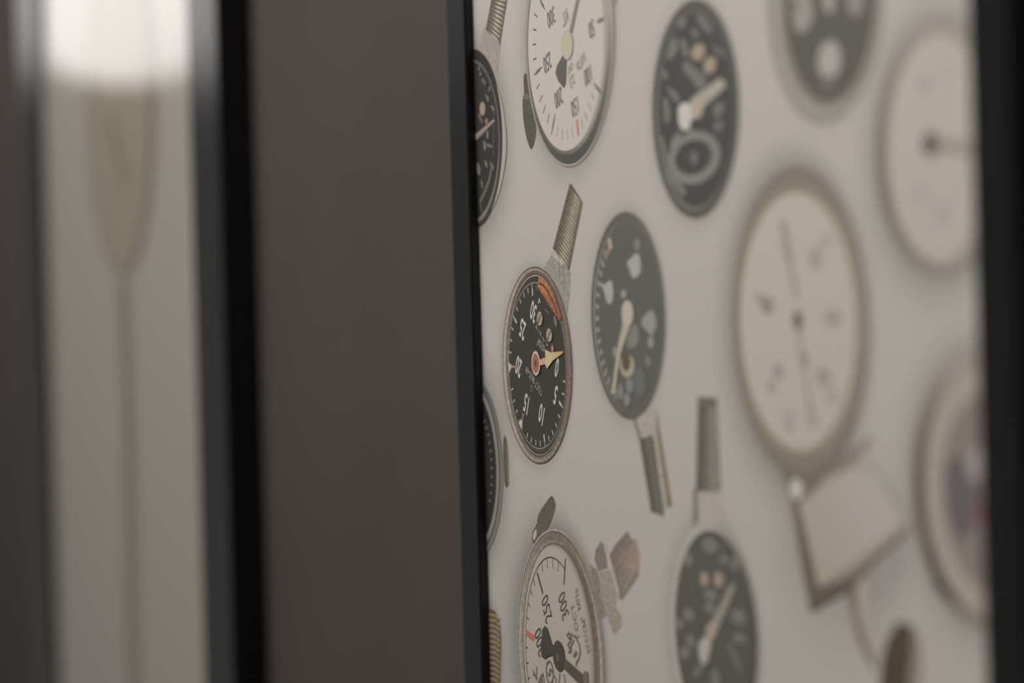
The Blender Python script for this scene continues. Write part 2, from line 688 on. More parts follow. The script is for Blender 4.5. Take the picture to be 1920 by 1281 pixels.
g.px([(1068.5, 346), (1071, 344), (1093, 380), (1092.5, 383)], C(92, 84, 72))
g.build()

# ---- white gauge at the top, cut by the frame of the picture
g = G('pressure_gauge', 'printed white gauge numbered 50 to 300 with dark lever on its left rim', (1068, 74))
soft_shadow(g, 986, 1153, -166, 313, 17, 0.26, -8)
g.ring(ell(986, 1153, -166, 313), ell(987.2, 1151, -164, 311), C(122, 116, 108))
g.ring(ell(987.2, 1151, -164, 311), ell(988, 1149.5, -160, 308.5), C(160, 154, 147))
def c0(t):
    k = max(0.0, math.cos(t + math.pi * 0.5 - 0.1)) ** 0.6
    j = max(0.0, math.cos(t))
    return lerpc(lerpc(C(120, 116, 110), C(146, 140, 132), j), C(74, 74, 70), k)
g.ring(ell(988, 1149.5, -160, 308.5), ell(989.5, 1146, -152, 302), c0)
g.ring(ell(989.5, 1146, -152, 302), ell(990.3, 1140, -140, 290), c0)
g.ring(ell(990.3, 1140, -140, 290), ell(991.5, 1134, -130, 283), lambda t: lerpc(C(100, 96, 90), C(150, 142, 128), max(0, math.cos(t))))
g.sub('dial')
dl = ell(991.5, 1134, -130, 283)
g.disc(dl, C(171, 163, 157))
g.sub('tick_mark', split=True)
t250, t200, t150, t100 = ang(dl, 1004, 140), ang(dl, 1035.5, 252), ang(dl, 1086, 252), ang(dl, 1129, 175)
def sc(e, px):
    a, b = P(*px)
    return math.hypot((a - e[0]) / e[2], (b - e[1]) / e[3])
s_o = sc(dl, (1004, 140))
t50 = ang(dl, 1135, 35)
t200u = unw(t200, t250)
st5 = (t200u - t250) / 5
INKD = C(84, 82, 82)
for i in range(-9, 6):
    th = t250 + st5 * i
    if i % 5:
        g.tick(dl, th, 0.87 + 0.004 * max(0, i), 0.775, 0.8, INKD)
for i in range(1, 5):
    g.tick(dl, t200u + (unw(t150, t200u) - t200u) * i / 5, 0.90, 0.80, 0.8, C(124, 116, 110))
for i in range(1, 5):
    g.tick(dl, unw(t150, t200u) + (unw(t100, unw(t150, t200u)) - unw(t150, t200u)) * i / 5, 0.93, 0.83, 1.3, C(142, 130, 118))
for p, q, w in (((1012, -4), (1023.5, 18), 1.6), ((1003.5, 140.5), (1017, 126), 1.6), ((1042.3, 214), (1035.5, 252), 1.4), ((1115, 156), (1129, 175), 1.8), ((1121, 41), (1134, 35), 1.8)):
    a, b = Vector(p), Vector(q)
    g.sub('tick_mark')
    g.stroke([p, q], 0.7, INKD, up=False)
    g.stroke([a.lerp(b, 0.25), a.lerp(b, 0.75)], w, C(94, 96, 102), up=True)
g.sub('red_mark', label='red line on the scale')
g.stroke([(1083, 226), (1086, 252)], 1.9, C(178, 104, 100))
for s, x, y in (('300', 1035, 33), ('250', 1028, 118), ('200', 1049, 184), ('150', 1079.5, 201), ('100', 1104, 142), ('50', 1111, 55)):
    g.text(s, x, y, 8.3, 195, C(96, 94, 94), 0.60)
g.text('кг', 1062, 36, 8.5, 201, C(138, 132, 128), 0.7, 'lettering')
g.text('см²', 1071, 130, 4.5, 201, C(134, 128, 124), 0.8, 'lettering')
g.text('2,5', 1074.5, 152, 5.0, 201, C(128, 122, 120), 0.8, 'lettering')
g.text('МПа', 1091, 116, 5.0, 205, C(140, 134, 130), 0.8, 'lettering')
g.sub('pointer', label='thin grey pointer with dark counterweight')
g.px([(1057, 104), (1046.5, 124), (1043.8, 137), (1049, 152), (1059, 164.5), (1062.5, 156), (1064.5, 108)], C(88, 86, 82))
g.px([(1069, 60), (1082.5, 0), (1094, -60), (1097, -60), (1087.5, 0), (1074.5, 62)], C(122, 116, 112))
g.sub('hub', label='pale olive pointer hub')
g.oval(1055.5, 1077, 56, 113, C(150, 144, 126))
g.oval(1056.5, 1076, 59, 110, C(164, 158, 138))
g.lay = 6
g.sub('lever', METAL, 'dark lever on the left rim')
g.px([(984.5, 136), (981.5, 146), (983.5, 178), (979.5, 186), (981.5, 227), (987.5, 260), (995, 281), (1000, 277), (1007, 247), (999, 196), (992, 165), (988, 139)], C(80, 78, 70))
g.px([(979.5, 186), (981, 178), (991.5, 176), (994, 186)], C(104, 100, 92))
g.lay = 6
g.sub('lug', METAL)
g.px([(1137, -14), (1160, -14), (1157, 10), (1139, 12)], C(136, 124, 112))
g.build()

# ---- black gauge cut by the left rail, upper
g = G('pressure_gauge', 'printed black gauge cut off by the left rail, below a threaded stem', (900, 262))
soft_shadow(g, 836, 947, 96, 428, 30, 0.34)  # wide painted shadow, also darkens the sheet beside the left rail
g.ring(ell(836, 951, 150, 400), ell(836, 948, 150, 400), C(132, 120, 110), t0=-1.2, t1=1.0)
g.ring(ell(840, 949.5, 120, 415), ell(836, 943, 110, 420), C(150, 144, 136), t0=-1.3, t1=1.2)
ro = ell(836, 943, 92, 428)
g.ring(ro, ell(836, 938.5, 112, 420), lambda t: lerpc(C(50, 47, 45), C(64, 62, 58), max(0, -math.sin(t))))
g.ring(ell(836, 938.5, 112, 420), ell(836, 936, 116, 413), lambda t: lerpc(C(92, 90, 86), C(116, 113, 106), max(0, -math.sin(t))))
g.sub('dial')
dl = ell(836, 936, 116, 413)
g.disc(dl, C(54, 51, 48))
g.sub('tick_mark', split=True)
for p in ([(927, 205), (927, 240), (926, 290)],):
    g.stroke(p, 1.2, C(84, 80, 76))
g.stroke([(924, 310), (918, 340), (908, 365), (901, 380)], 2.2, C(100, 96, 90))
g.stroke([(921, 306), (927, 316)], 2.2, C(100, 96, 90))
g.stroke([(901, 375), (906, 400)], 2.0, C(84, 80, 76))
g.sub('pointer', label='pale pointer')
g.px([(893, 252), (926, 224), (930, 226), (896, 262), (891, 262)], C(128, 120, 114))
g.px([(897, 215), (901, 213), (907, 228), (905, 233)], C(96, 90, 86))
g.sub('hub', label='beige pointer hub')
g.oval(901, 911.5, 191, 217, C(142, 124, 106))
g.oval(911, 917, 222, 233, C(122, 102, 84))
g.sub('numeral', split=True)
for q in ([(911, 175), (919, 182), (918, 193), (913, 183)], [(920, 197), (928, 199), (930, 210), (925, 207)], [(919, 160), (922, 163), (921, 173), (918, 170)],
          [(897, 300), (904, 318), (901, 332), (896, 322)], [(903, 335), (907, 340), (908, 354), (905, 352)], [(908, 262), (914, 268), (913, 284), (909, 280)],
          [(914, 268), (919, 270), (928, 275), (926, 277), (916, 276)], [(911, 298), (916, 306), (917, 316), (911, 310)], [(914, 245), (919, 246), (918, 262), (914, 258)]):
    g.px(q, C(104, 101, 97))
for x, y in ((900, 128), (903, 138), (907, 150), (911, 155)):
    g.oval(x - 2, x + 3, y - 4, y + 5, C(94, 92, 88), 10)
g.lay = 6
g.sub('stem', METAL, 'worn threaded stem')
g.px([(907, 52), (913, 46), (939, 80), (936, 112), (932, 138), (922, 118), (905, 100), (900, 97)], C(142, 132, 124))
g.threads([(911, 56), (927, -30), (956, -30), (938, 84)], 13, C(86, 78, 68), C(168, 160, 142), C(116, 106, 94))
g.build()

# ---- black gauge cut by the left rail, lower
g = G('pressure_gauge', 'printed black gauge with silver rim and side lug, cut off by the left rail lower down', (905, 872))
soft_shadow(g, 836, 943, 702, 1046, 30, 0.34)  # broad painted shade reaching along the left rail
g.ring(ell(836, 943.5, 702, 1046), ell(836, 939.5, 708, 1040), lambda t: lerpc(C(118, 114, 110), C(88, 90, 92), max(0, math.sin(t))))
g.ring(ell(836, 939.5, 708, 1040), ell(836, 936.5, 714, 1034), C(80, 78, 76))
g.ring(ell(836, 936.5, 714, 1034), ell(836, 932, 722, 1026), C(126, 122, 116))
g.sub('dial')
dl = ell(836, 932, 722, 1026)
g.disc(dl, C(50, 47, 45))
g.sub('tick_mark', split=True)
for i in range(11):
    g.tick(dl, 0.75 - i * 0.125, 0.86, 0.80, 1.0, C(112, 108, 102))
g.lay = 6
g.sub('lug', METAL, 'dark brown side lug')
g.px([(946, 815), (950, 822), (953, 845), (955, 908), (950, 916), (946, 908), (943, 830)], C(90, 80, 70))
g.px([(950, 822), (953, 845), (955, 908), (952, 912), (950, 860)], C(112, 100, 88))
g.build()

# ---- brass thread at lower left
g = G('threaded_stem', 'printed brass coloured threaded stem beside the left rail at the bottom', (930, 1220))
g.bodymat = METAL
soft_shadow(g, 905, 938, 1140, 1330, 14, 0.3)
g.px([(915, 1140), (928, 1145), (936, 1160), (940, 1195), (939, 1240), (936, 1340), (905, 1340)], C(96, 80, 60))
g.up()
for i in range(17):
    y = 1158 + i * 10
    g.stroke([(918, y - 6), (929, y - 4), (938.5, y + 4)], 1.3, C(140, 122, 94), up=False)
g.build()

# ---- white gauge at the bottom
g = G('pressure_gauge', 'printed white gauge numbered 200 to 300 with heavy black pointer and side fitting', (1050, 1230))
g.bodymat = METAL
soft_shadow(g, 970, 1134, 994, 1470, 26, 0.46, -15)
g.ring(ell(970.5, 1135, 992, 1472), ell(972, 1133, 996, 1468), C(150, 142, 130))
g.ring(ell(972, 1133, 996, 1468), ell(973.3, 1131, 998.5, 1465), C(92, 84, 74))
def c5(t):
    k = max(0.0, math.sin(t)) ** 2
    j = max(0.0, math.cos(t)) * (1 - k)
    return lerpc(lerpc(C(152, 142, 130), C(160, 152, 140), j), C(112, 101, 86), k)
g.ring(ell(973.3, 1131, 998.5, 1465), ell(978, 1127, 1012, 1450), c5)
g.ring(ell(978, 1127, 1012, 1450), ell(981.5, 1119, 1018, 1443), lambda t: lerpc(C(138, 128, 114), C(104, 94, 80), max(0, math.cos(t - 0.6))))
g.ring(ell(981.5, 1119, 1018, 1443), ell(983, 1116, 1021, 1440), C(98, 90, 80))
g.sub('dial')
dl = ell(983, 1116, 1021, 1440)
g.disc(dl, C(158, 151, 139))
g.ring(dl, ell(984, 1107, 1027, 1434), (C(132, 122, 104), C(158, 151, 139)))
arc = ell(986.5, 1098, 1044, 1412)
g.sub('tick_mark', split=True)
t300, t250, t200 = ang(arc, 1061.5, 1049), ang(arc, 1009, 1075), ang(arc, 987.5, 1185)
INK5 = C(72, 65, 58)
g.sub('scale_arc')
g.ring(arc, (arc[0], arc[1], arc[2] - .0007, arc[3] - .0007), INK5, t0=t300, t1=t300 + 3.6)
g.sub('tick_mark', split=True)
t250, t200 = unw(t250, t300), unw(t200, t300)
for i in range(1, 5):
    g.tick(arc, t300 + (t250 - t300) * i / 5, 1.0, 0.885, 0.6, INK5)
    g.tick(arc, t250 + (t200 - t250) * i / 5, 1.0, 0.90, 0.75, INK5)
    g.tick(arc, t200 + (t200 - t250) * i / 5, 1.0, 0.92, 0.75, INK5)
g.stroke([(1061.5, 1049), (1059, 1096)], 1.4, INK5)
g.stroke([(1009, 1075), (1019, 1112)], 1.7, INK5)
g.sub('red_mark', label='red bar on the scale at 200')
g.stroke([(987.8, 1186), (1002, 1197)], 3.3, C(168, 96, 78))
for s, x, y in (('250', 1026.5, 1142), ('300', 1058, 1136), ('200', 1013, 1204)):
    g.text(s, x, y, 10.2, 118, C(78, 70, 62), 0.62)
g.text('кгс/см²', 1099, 1190, 6.0, 112, C(112, 102, 92), 0.62, 'lettering')
g.text('МПа', 1085, 1124, 4.6, 113, C(118, 108, 98), 0.75, 'lettering')
g.text('ГОСТ', 1080, 1164, 4.6, 113, C(112, 102, 92), 1.0, 'lettering')
g.sub('emblem', label='small round emblem drawn on the dial')
g.stroke([(1065, 1192), (1069, 1186), (1072, 1193), (1069, 1198), (1065, 1192)], 1.0, C(100, 90, 80))
g.stroke([(1073, 1189), (1081, 1195), (1088, 1208), (1090, 1222), (1087, 1236), (1083, 1242), (1082, 1249)], 1.1, C(100, 90, 80))
g.stroke([(1066, 1210), (1070, 1204), (1074, 1196)], 0.9, C(104, 95, 85))
g.stroke([(1072, 1212), (1076, 1204), (1078, 1200)], 0.9, C(104, 95, 85))
g.stroke([(1068, 1214), (1073, 1214), (1072, 1222), (1068, 1222)], 1.2, C(100, 90, 80))
g.stroke([(1078, 1230), (1083, 1223)], 1.8, C(104, 95, 85))
g.sub('class_mark', label='small circled numeral on the dial')
cm = ell(1025.5, 1040, 1238.5, 1283)
g.ring(cm, (cm[0], cm[1], cm[2] - .0009, cm[3] - .0009), C(98, 90, 80))
g.text('5', 1033, 1261, 6.0, 118, C(92, 84, 74), 0.9)
g.sub('letter', split=True)
for s_ in ([(1002, 1256), (1003, 1268)], [(1004, 1262), (1008, 1274), (1008.5, 1250)], [(1010, 1285), (1015, 1272), (1020, 1263), (1022, 1274), (1023, 1290)], [(1014, 1283), (1018, 1272), (1019.5, 1283), (1016, 1288)],
           [(1042, 1266), (1045, 1278), (1046, 1290)], [(1052, 1262), (1050, 1280), (1053, 1292)], [(1060, 1264), (1062, 1280), (1060, 1292)]):
    g.stroke(s_, 0.8, C(100, 91, 82), up=False)
g.sub('pointer', label='heavy black pointer with spade shaped tail')
PK = C(70, 66, 62)
g.px([(1024, 1173.5), (1028.5, 1177), (1038, 1209), (1040, 1228), (1030, 1231), (1024, 1236), (1018, 1231), (1016.5, 1217), (1019.5, 1181)], PK)
g.px([(1034, 1206), (1046, 1212), (1046, 1228), (1036, 1228)], PK)
g.px([(1056, 1228), (1064, 1236), (1100, 1268), (1116, 1300), (1108, 1302), (1058, 1252)], C(84, 77, 70))
g.sub('hub', label='black pointer hub')
g.oval(1039.5, 1061.5, 1201, 1259, C(72, 67, 63))
g.oval(1047, 1050, 1226, 1241, C(104, 98, 92))
g.sub('stop_pin')
g.px([(1097, 1262), (1101, 1257), (1105, 1260), (1106, 1285), (1098, 1285)], C(108, 98, 84))
g.lay = 6
g.sub('lever', METAL, 'small worn lever on the upper left rim')
g.px([(1034, 928), (1040, 936), (1043, 951), (1031, 986), (1018, 1004), (1009, 1010), (1003, 1023), (998, 1016), (998, 998), (1007, 983), (1009, 965), (1022, 945)], C(92, 86, 76))
g.px([(1001, 1015), (999, 1002), (1006, 990), (1007, 1004)], C(168, 158, 138))
g.lay = 6
g.sub('fitting', METAL, 'worn brass side fitting with hexagon and thread')
g.px([(1105, 1058), (1120, 1068), (1128, 1110), (1138, 1154), (1128, 1160), (1118, 1115)], C(124, 115, 104))
g.px([(1127, 1014), (1135, 1025), (1139, 1065), (1122, 1071), (1115, 1050), (1117, 1032)], C(118, 110, 98))
g.px([(1124, 1072), (1145, 1069), (1157, 1120), (1151, 1150), (1137, 1156), (1127, 1112)], C(142, 133, 119))
g.px([(1140, 1160), (1155, 1140), (1164, 1152), (1164.5, 1175), (1151, 1190)], C(140, 131, 117))
g.px([(1177, 995), (1184, 1012), (1192, 1010), (1200, 1040), (1197, 1080), (1165, 1127), (1157, 1112), (1144, 1040), (1155, 1020)],
     [C(120, 112, 100), C(118, 110, 98), C(150, 128, 110), C(150, 132, 114), C(122, 114, 100), C(118, 110, 98), C(112, 104, 92), C(110, 102, 92), C(116, 108, 96)])
g.stroke([(1135, 1026), (1150, 1075), (1160, 1115)], 3.0, C(164, 156, 144))
g.build()

# ---- blurred black gauge with cream pointer and stem below
g = G('pressure_gauge', 'printed dark grey gauge with long cream pointer and threaded stem hanging below it', (1178, 590))
soft_shadow(g, 1110, 1248, 398, 784, 12, 0.2, -5)
def c2(t):
    return lerpc(C(84, 82, 75), C(98, 97, 92), 0.5 + 0.5 * math.cos(t))
g.ring(ell(1109.5, 1248, 397, 786), ell(1114, 1244, 412, 776), c2)
g.ring(ell(1114, 1244, 412, 776), ell(1116, 1242, 420, 770), lambda t: lerpc(C(92, 91, 85), C(138, 134, 124), max(0, -math.cos(t)) ** 2))
g.sub('dial')
dl = ell(1116, 1242, 418, 771)
g.disc(dl, C(89, 88, 83))
g.sub('tick_mark', split=True)
for i in range(15):
    g.tick(dl, 2.3 + i * 0.14, 0.97, 0.86, 2.2, C(130, 127, 118))
g.sub('pale_mark', split=True)
g.px([(1140, 447), (1147, 445), (1150, 466), (1143, 470)], C(156, 142, 122))
g.px([(1138, 466), (1146, 468), (1144, 478), (1139, 476)], C(142, 112, 96))
g.sub('numeral', split=True)
GW = C(150, 148, 142)
g.px([(1176, 493), (1186, 482), (1195, 474), (1201, 480), (1204, 505), (1200, 516), (1190, 523), (1185, 518), (1181, 502)], GW)
g.oval(1191, 1202, 446, 470, C(116, 115, 110))
g.sub('numeral', split=True)
g.px([(1125, 527), (1134, 535), (1142, 528), (1148, 524), (1152, 545), (1151, 562), (1145, 572), (1139, 566), (1134, 545)], GW)
g.oval(1166, 1176, 543, 560, C(136, 134, 127))
g.sub('numeral', split=True)
g.px([(1203, 600), (1214, 588), (1225, 579), (1231, 596), (1234, 614), (1228, 620), (1226, 634), (1216, 622), (1206, 612)], C(134, 133, 128))
g.oval(1217, 1227, 632, 652, C(140, 138, 132))
g.oval(1213, 1222, 668, 688, C(118, 117, 112))
g.sub('printed_panel', split=True)
g.px([(1184, 612), (1196, 606), (1202, 630), (1196, 652), (1180, 654), (1176, 642)], C(116, 115, 110))
g.px([(1150, 650), (1160, 650), (1160, 668), (1152, 672)], C(126, 122, 112))
g.oval(1164, 1192, 664, 708, C(150, 141, 120))
g.oval(1168, 1184, 660, 696, C(92, 78, 64))
g.oval(1160, 1172, 720, 750, C(116, 116, 114))
g.oval(1176, 1190, 708, 738, C(118, 118, 116))
g.oval(1190, 1214, 690, 745, C(96, 98, 98))
g.oval(1172, 1184, 738, 762, C(124, 123, 119))
g.sub('pointer', label='long cream pointer')
g.px([(1170, 580), (1188, 590), (1185, 607), (1173, 642), (1167, 660), (1160, 700), (1156, 738), (1149, 740), (1155, 689), (1162, 642), (1169, 612)], C(160, 153, 130))
g.sub('hub', label='pale pink pointer hub')
g.oval(1168, 1190, 563, 612, C(168, 156, 142))
g.lay = 6
g.sub('stem', METAL, 'threaded steel stem with brown streak')
g.px([(1188, 782), (1215, 772), (1232, 764), (1239, 812), (1200, 826)], C(154, 147, 139))
g.px([(1186, 782), (1192, 780), (1203, 825), (1199, 828)], C(110, 106, 98))
g.threads([(1199, 824), (1221, 960), (1246, 968), (1225, 815)], 16, C(92, 88, 79), C(116, 111, 101), C(84, 80, 72))
g.px([(1225, 815), (1232, 813), (1254, 935), (1246, 955)], C(158, 152, 142))
g.px([(1232, 768), (1236, 800), (1238, 812), (1260, 948), (1253, 953), (1232, 814)], C(118, 100, 80))
g.build()

# ---- blurred black gauge at upper centre right
g = G('pressure_gauge', 'printed black gauge with a pale ring near its bottom and a slanted cream bar', (1304, 204))
soft_shadow(g, 1225, 1385, 0, 408, 12, 0.2, -5)
g.ring(ell(1224, 1386, -1, 409), ell(1232, 1379, 16, 396), C(82, 81, 77))
g.ring(ell(1232, 1379, 16, 396), ell(1236, 1375, 26, 388), lambda t: lerpc(C(84, 83, 79), C(110, 109, 103), max(0, -math.cos(t - 0.8))))
g.sub('dial')
dl = ell(1236, 1375, 26, 388)
g.disc(dl, C(70, 69, 66))
GR = C(118, 117, 112)
g.sub('numeral', split=True)
for q in ([(1306, 30), (1316, 24), (1338, 55), (1335, 66), (1316, 50)], [(1297, 52), (1308, 56), (1312, 72), (1300, 70)], [(1274, 76), (1284, 70), (1294, 100), (1286, 112)],
          [(1280, 120), (1292, 112), (1300, 125), (1328, 145), (1324, 165), (1308, 168), (1298, 148), (1284, 134)], [(1248, 158), (1262, 168), (1275, 176), (1276, 196), (1262, 186)],
          [(1241, 128), (1250, 130), (1256, 148), (1246, 150)], [(1334, 80), (1350, 88), (1362, 110), (1352, 108)], [(1336, 200), (1356, 188), (1362, 206), (1344, 226)],
          [(1340, 230), (1358, 224), (1356, 244), (1342, 248)], [(1244, 180), (1254, 184), (1260, 225), (1248, 236)], [(1272, 38), (1286, 30), (1290, 46), (1276, 56)],
          [(1258, 78), (1270, 66), (1274, 92), (1264, 110), (1250, 114)]):
    g.px(q, C(106, 105, 101))
g.sub('pale_ring', label='pale ring shape on the dial')
g.ring(ell(1255, 1353, 246, 346), ell(1268, 1337, 262, 328), GR)
g.px([(1290, 240), (1298, 238), (1312, 262), (1300, 264)], GR)
g.oval(1297, 1310, 282, 310, C(104, 103, 99))
g.px([(1240, 255), (1246, 256), (1262, 320), (1290, 360), (1284, 372), (1256, 335)], C(110, 109, 104))
g.sub('pointer', label='slanted cream pointer')
g.px([(1288, 206), (1300, 184), (1352, 146), (1364, 156), (1362, 164), (1324, 198), (1316, 220), (1296, 226)], C(150, 144, 133))
g.px([(1298, 200), (1306, 184), (1316, 186), (1318, 218), (1304, 224)], C(160, 145, 128))
g.sub('hub', label='white pointer hub')
g.px([(1274, 200), (1284, 192), (1296, 194), (1300, 214), (1298, 232), (1290, 246), (1278, 242), (1274, 222)], C(178, 172, 165))
g.px([(1258, 268), (1274, 246), (1280, 252), (1262, 282)], GR)
for b in ((1299, 1325, 82, 114), (1322, 1346, 106, 138)):
    g.sub('screw', label='beige dial screw')
    g.oval(*b, C(146, 132, 112))
g.build()

# ---- big cream gauge
g = G('pressure_gauge', 'large printed cream gauge with brown metal rim, tallest in the blurred half', (1500, 600))
soft_shadow(g, 1376, 1624, 316, 894, 22, 0.42, -10)
def c4(t):
    return lerpc(C(122, 114, 102), C(134, 126, 112), 0.5 + 0.5 * math.cos(t * 2))
g.ring(ell(1375, 1628, 313, 898), ell(1380, 1622, 330, 880), C(116, 108, 96))
g.ring(ell(1380, 1622, 330, 880), ell(1386, 1612, 350, 858), c4)
g.ring(ell(1386, 1612, 350, 858), ell(1391, 1606, 363, 842), (C(120, 110, 96), C(150, 140, 120)))
g.sub('dial')
dl = ell(1391, 1606, 363, 842)
g.disc(dl, C(166, 159, 147))
g.sub('pointer', label='faint grey pointer')
g.px([(1464, 415), (1474, 412), (1486, 478), (1488, 500), (1500, 560), (1492, 562), (1480, 500), (1472, 476)], C(136, 128, 116))
g.px([(1494, 620), (1502, 620), (1524, 760), (1536, 800), (1518, 800), (1512, 730)], C(142, 136, 124))
g.sub('hub', label='dark brown pointer hub')
g.oval(1489, 1506, 582, 620, C(98, 88, 76))
g.sub('numeral', split=True)
for b, c in (((1518, 1542, 462, 506), 144), ((1428, 1452, 555, 590), 132), ((1416, 1432, 548, 566), 142), ((1546, 1578, 578, 614), 144), ((1450, 1470, 680, 712), 140), ((1438, 1456, 712, 738), 148), ((1532, 1560, 688, 724), 142), ((1550, 1572, 728, 756), 150), ((1500, 1516, 656, 690), 136), ((1470, 1490, 765, 810), 154), ((1540, 1560, 440, 462), 150)):
    g.oval(*b, C(c, c - 6, c - 14))
g.lay = 6
g.sub('lug', label='brown lug at the lower right rim')
g.px([(1590, 846), (1612, 836), (1634, 812), (1636, 826), (1618, 848), (1586, 884), (1552, 902), (1530, 900)], C(126, 117, 104))
g.build()

# ---- square cream case under the big gauge
g = G('gauge_case', 'printed cream case with dark slanted edge below the large cream gauge', (1590, 1000), base=70)
soft_shadow(g, 1498, 1690, 900, 1120, 34, 0.26, -16)
g.px([(1494, 948), (1512, 934), (1545, 902), (1600, 878), (1650, 900), (1704, 985), (1625, 1050), (1524, 1138)], [C(156, 148, 134)] * 3 + [C(162, 155, 146), SHEET, SHEET, C(160, 152, 141), C(150, 140, 124)])
g.px([(1524, 1138), (1546, 1095), (1625, 1036), (1700, 975), (1706, 988), (1640, 1050), (1600, 1096)],
     [C(108, 98, 84), C(140, 130, 114), C(150, 142, 128), C(158, 150, 140), C(140, 132, 122), C(126, 117, 104), C(104, 96, 84)])
g.px([(1486, 930), (1500, 940), (1522, 1030), (1538, 1100), (1600, 1082), (1604, 1096), (1522, 1146), (1512, 1090)], C(98, 90, 78))
g.sub('neck')
g.px([(1466, 872), (1482, 888), (1494, 934), (1486, 936)], C(106, 102, 92))
g.px([(1480, 890), (1530, 898), (1552, 902), (1505, 942), (1490, 938)], C(112, 104, 92))
g.sub('bolt', label='pale round bolt')
g.oval(1486, 1508, 898, 936, C(184, 178, 164))
g.build()

# ---- lower cream gauge edge and stem at the bottom right
g = G('pressure_gauge', 'printed cream gauge below the case, only its thin brown left rim showing', (1640, 1200))
g.px([(1588, 1098), (1606, 1094), (1613, 1160), (1626, 1205), (1644, 1252), (1634, 1252), (1608, 1196)], C(110, 100, 84))
g.px([(1606, 1094), (1625, 1082), (1640, 1240), (1626, 1205), (1613, 1160)], C(160, 152, 140))
g.build()
g = G('threaded_stem', 'printed dark blurred stem end at the bottom right of the poster', (1690, 1230))
g.bodymat = METAL
g.px([(1664, 1200), (1684, 1166), (1712, 1172), (1718, 1190), (1706, 1300), (1650, 1300), (1654, 1240)], C(78, 70, 56))
g.px([(1712, 1172), (1722, 1190), (1728, 1240), (1722, 1300), (1702, 1300), (1712, 1220)], C(132, 124, 112))
g.build()

# ---- blurred black gauge at the bottom with stem above
g = G('pressure_gauge', 'printed dark gauge at the bottom with pale threaded stem rising above it', (1338, 1186))
soft_shadow(g, 1258, 1422, 980, 1394, 14, 0.24, -6)
g.ring(ell(1257, 1422, 978, 1396), ell(1267, 1418, 995, 1386), lambda t: lerpc(C(158, 152, 146), C(92, 89, 84), max(0, math.cos(t))))
g.ring(ell(1267, 1418, 995, 1386), ell(1270, 1410, 1004, 1372), C(80, 78, 74))
g.sub('dial')
dl = ell(1270, 1410, 1004, 1372)
g.disc(dl, C(86, 83, 79))
g.sub('numeral', split=True)
for b in ((1318, 1348, 1008, 1038), (1284, 1300, 1035, 1062), (1352, 1366, 1040, 1060), (1372, 1388, 1044, 1070), (1282, 1304, 1140, 1166), (1266, 1284, 1160, 1180), (1372, 1400, 1142, 1172), (1322, 1346, 1104, 1128), (1322, 1344, 1130, 1150), (1288, 1306, 1190, 1216), (1376, 1402, 1188, 1206), (1276, 1296, 1212, 1236), (1335, 1352, 1255, 1290)):
    g.oval(*b, C(112, 110, 105))
g.px([(1362, 1200), (1374, 1210), (1394, 1255), (1388, 1262)], C(112, 110, 105))
g.px([(1300, 1262), (1330, 1228), (1334, 1234), (1306, 1276)], C(112, 110, 105))
for b in ((1315, 1331, 1072, 1100), (1341, 1359, 1072, 1102)):
    g.sub('screw', label='beige dial screw')
    g.oval(*b, C(148, 132, 114))
g.sub('pointer', label='beige pointer')
g.px([(1372, 1096), (1382, 1098), (1366, 1140), (1348, 1182), (1336, 1204), (1322, 1206), (1328, 1180), (1350, 1140)], C(138, 132, 122))
g.px([(1326, 1176), (1340, 1160), (1350, 1170), (1344, 1196), (1326, 1204)], C(150, 138, 122))
g.sub('hub', label='white pointer hub')
g.px([(1312, 1204), (1328, 1192), (1338, 1206), (1328, 1244), (1318, 1246), (1312, 1226)], C(162, 154, 147))
g.lay = 6
g.sub('stem', METAL, 'threaded stem with dark left side')
g.px([(1306, 924), (1352, 924), (1356, 980), (1340, 990), (1304, 980)], C(158, 151, 145))
g.px([(1300, 915), (1308, 918), (1310, 978), (1300, 986)], C(112, 107, 101))
g.threads([(1305, 922), (1309, 744), (1327, 748), (1325, 922)], 16, C(92, 89, 82), C(104, 100, 92), C(84, 82, 76))
g.threads([(1325, 922), (1327, 748), (1344, 748), (1352, 922)], 16, C(112, 107, 97), C(138, 131, 118), C(124, 118, 106))
g.px([(1309, 744), (1344, 746), (1343, 764), (1311, 762)], C(98, 94, 87))
g.build()

# ---- top right gauge
g = G('pressure_gauge', 'printed dark gauge with wide grey rim and white spot, cut off at the top right', (1552, 30))
soft_shadow(g, 1444, 1652, -250, 226, 10, 0.14)
g.ring(ell(1440, 1656, -254, 230), ell(1448, 1652, -240, 220), C(130, 125, 118))
g.ring(ell(1448, 1652, -240, 220), ell(1462, 1648, -215, 204), C(142, 137, 130))
g.ring(ell(1462, 1648, -215, 204), ell(1474, 1643, -200, 190), C(124, 116, 108))
g.sub('dial')
g.disc(ell(1474, 1643, -200, 190), C(86, 83, 77))
g.sub('white_spot', label='white spot on the dial')
g.oval(1535, 1578, 76, 150, C(150, 146, 140))
g.oval(1542, 1566, 140, 172, C(104, 100, 94))
g.sub('numeral', split=True)
g.px([(1484, -20), (1510, -30), (1530, 20), (1516, 60), (1494, 62), (1486, 20)], C(136, 131, 125))
g.px([(1540, -30), (1570, -30), (1566, 20), (1556, 28), (1544, 10)], C(142, 137, 130))
g.px([(1588, -30), (1620, -30), (1620, 20), (1606, 34), (1592, 20)], C(130, 126, 120))
g.oval(1482, 1496, 0, 24, C(104, 98, 92))
g.build()

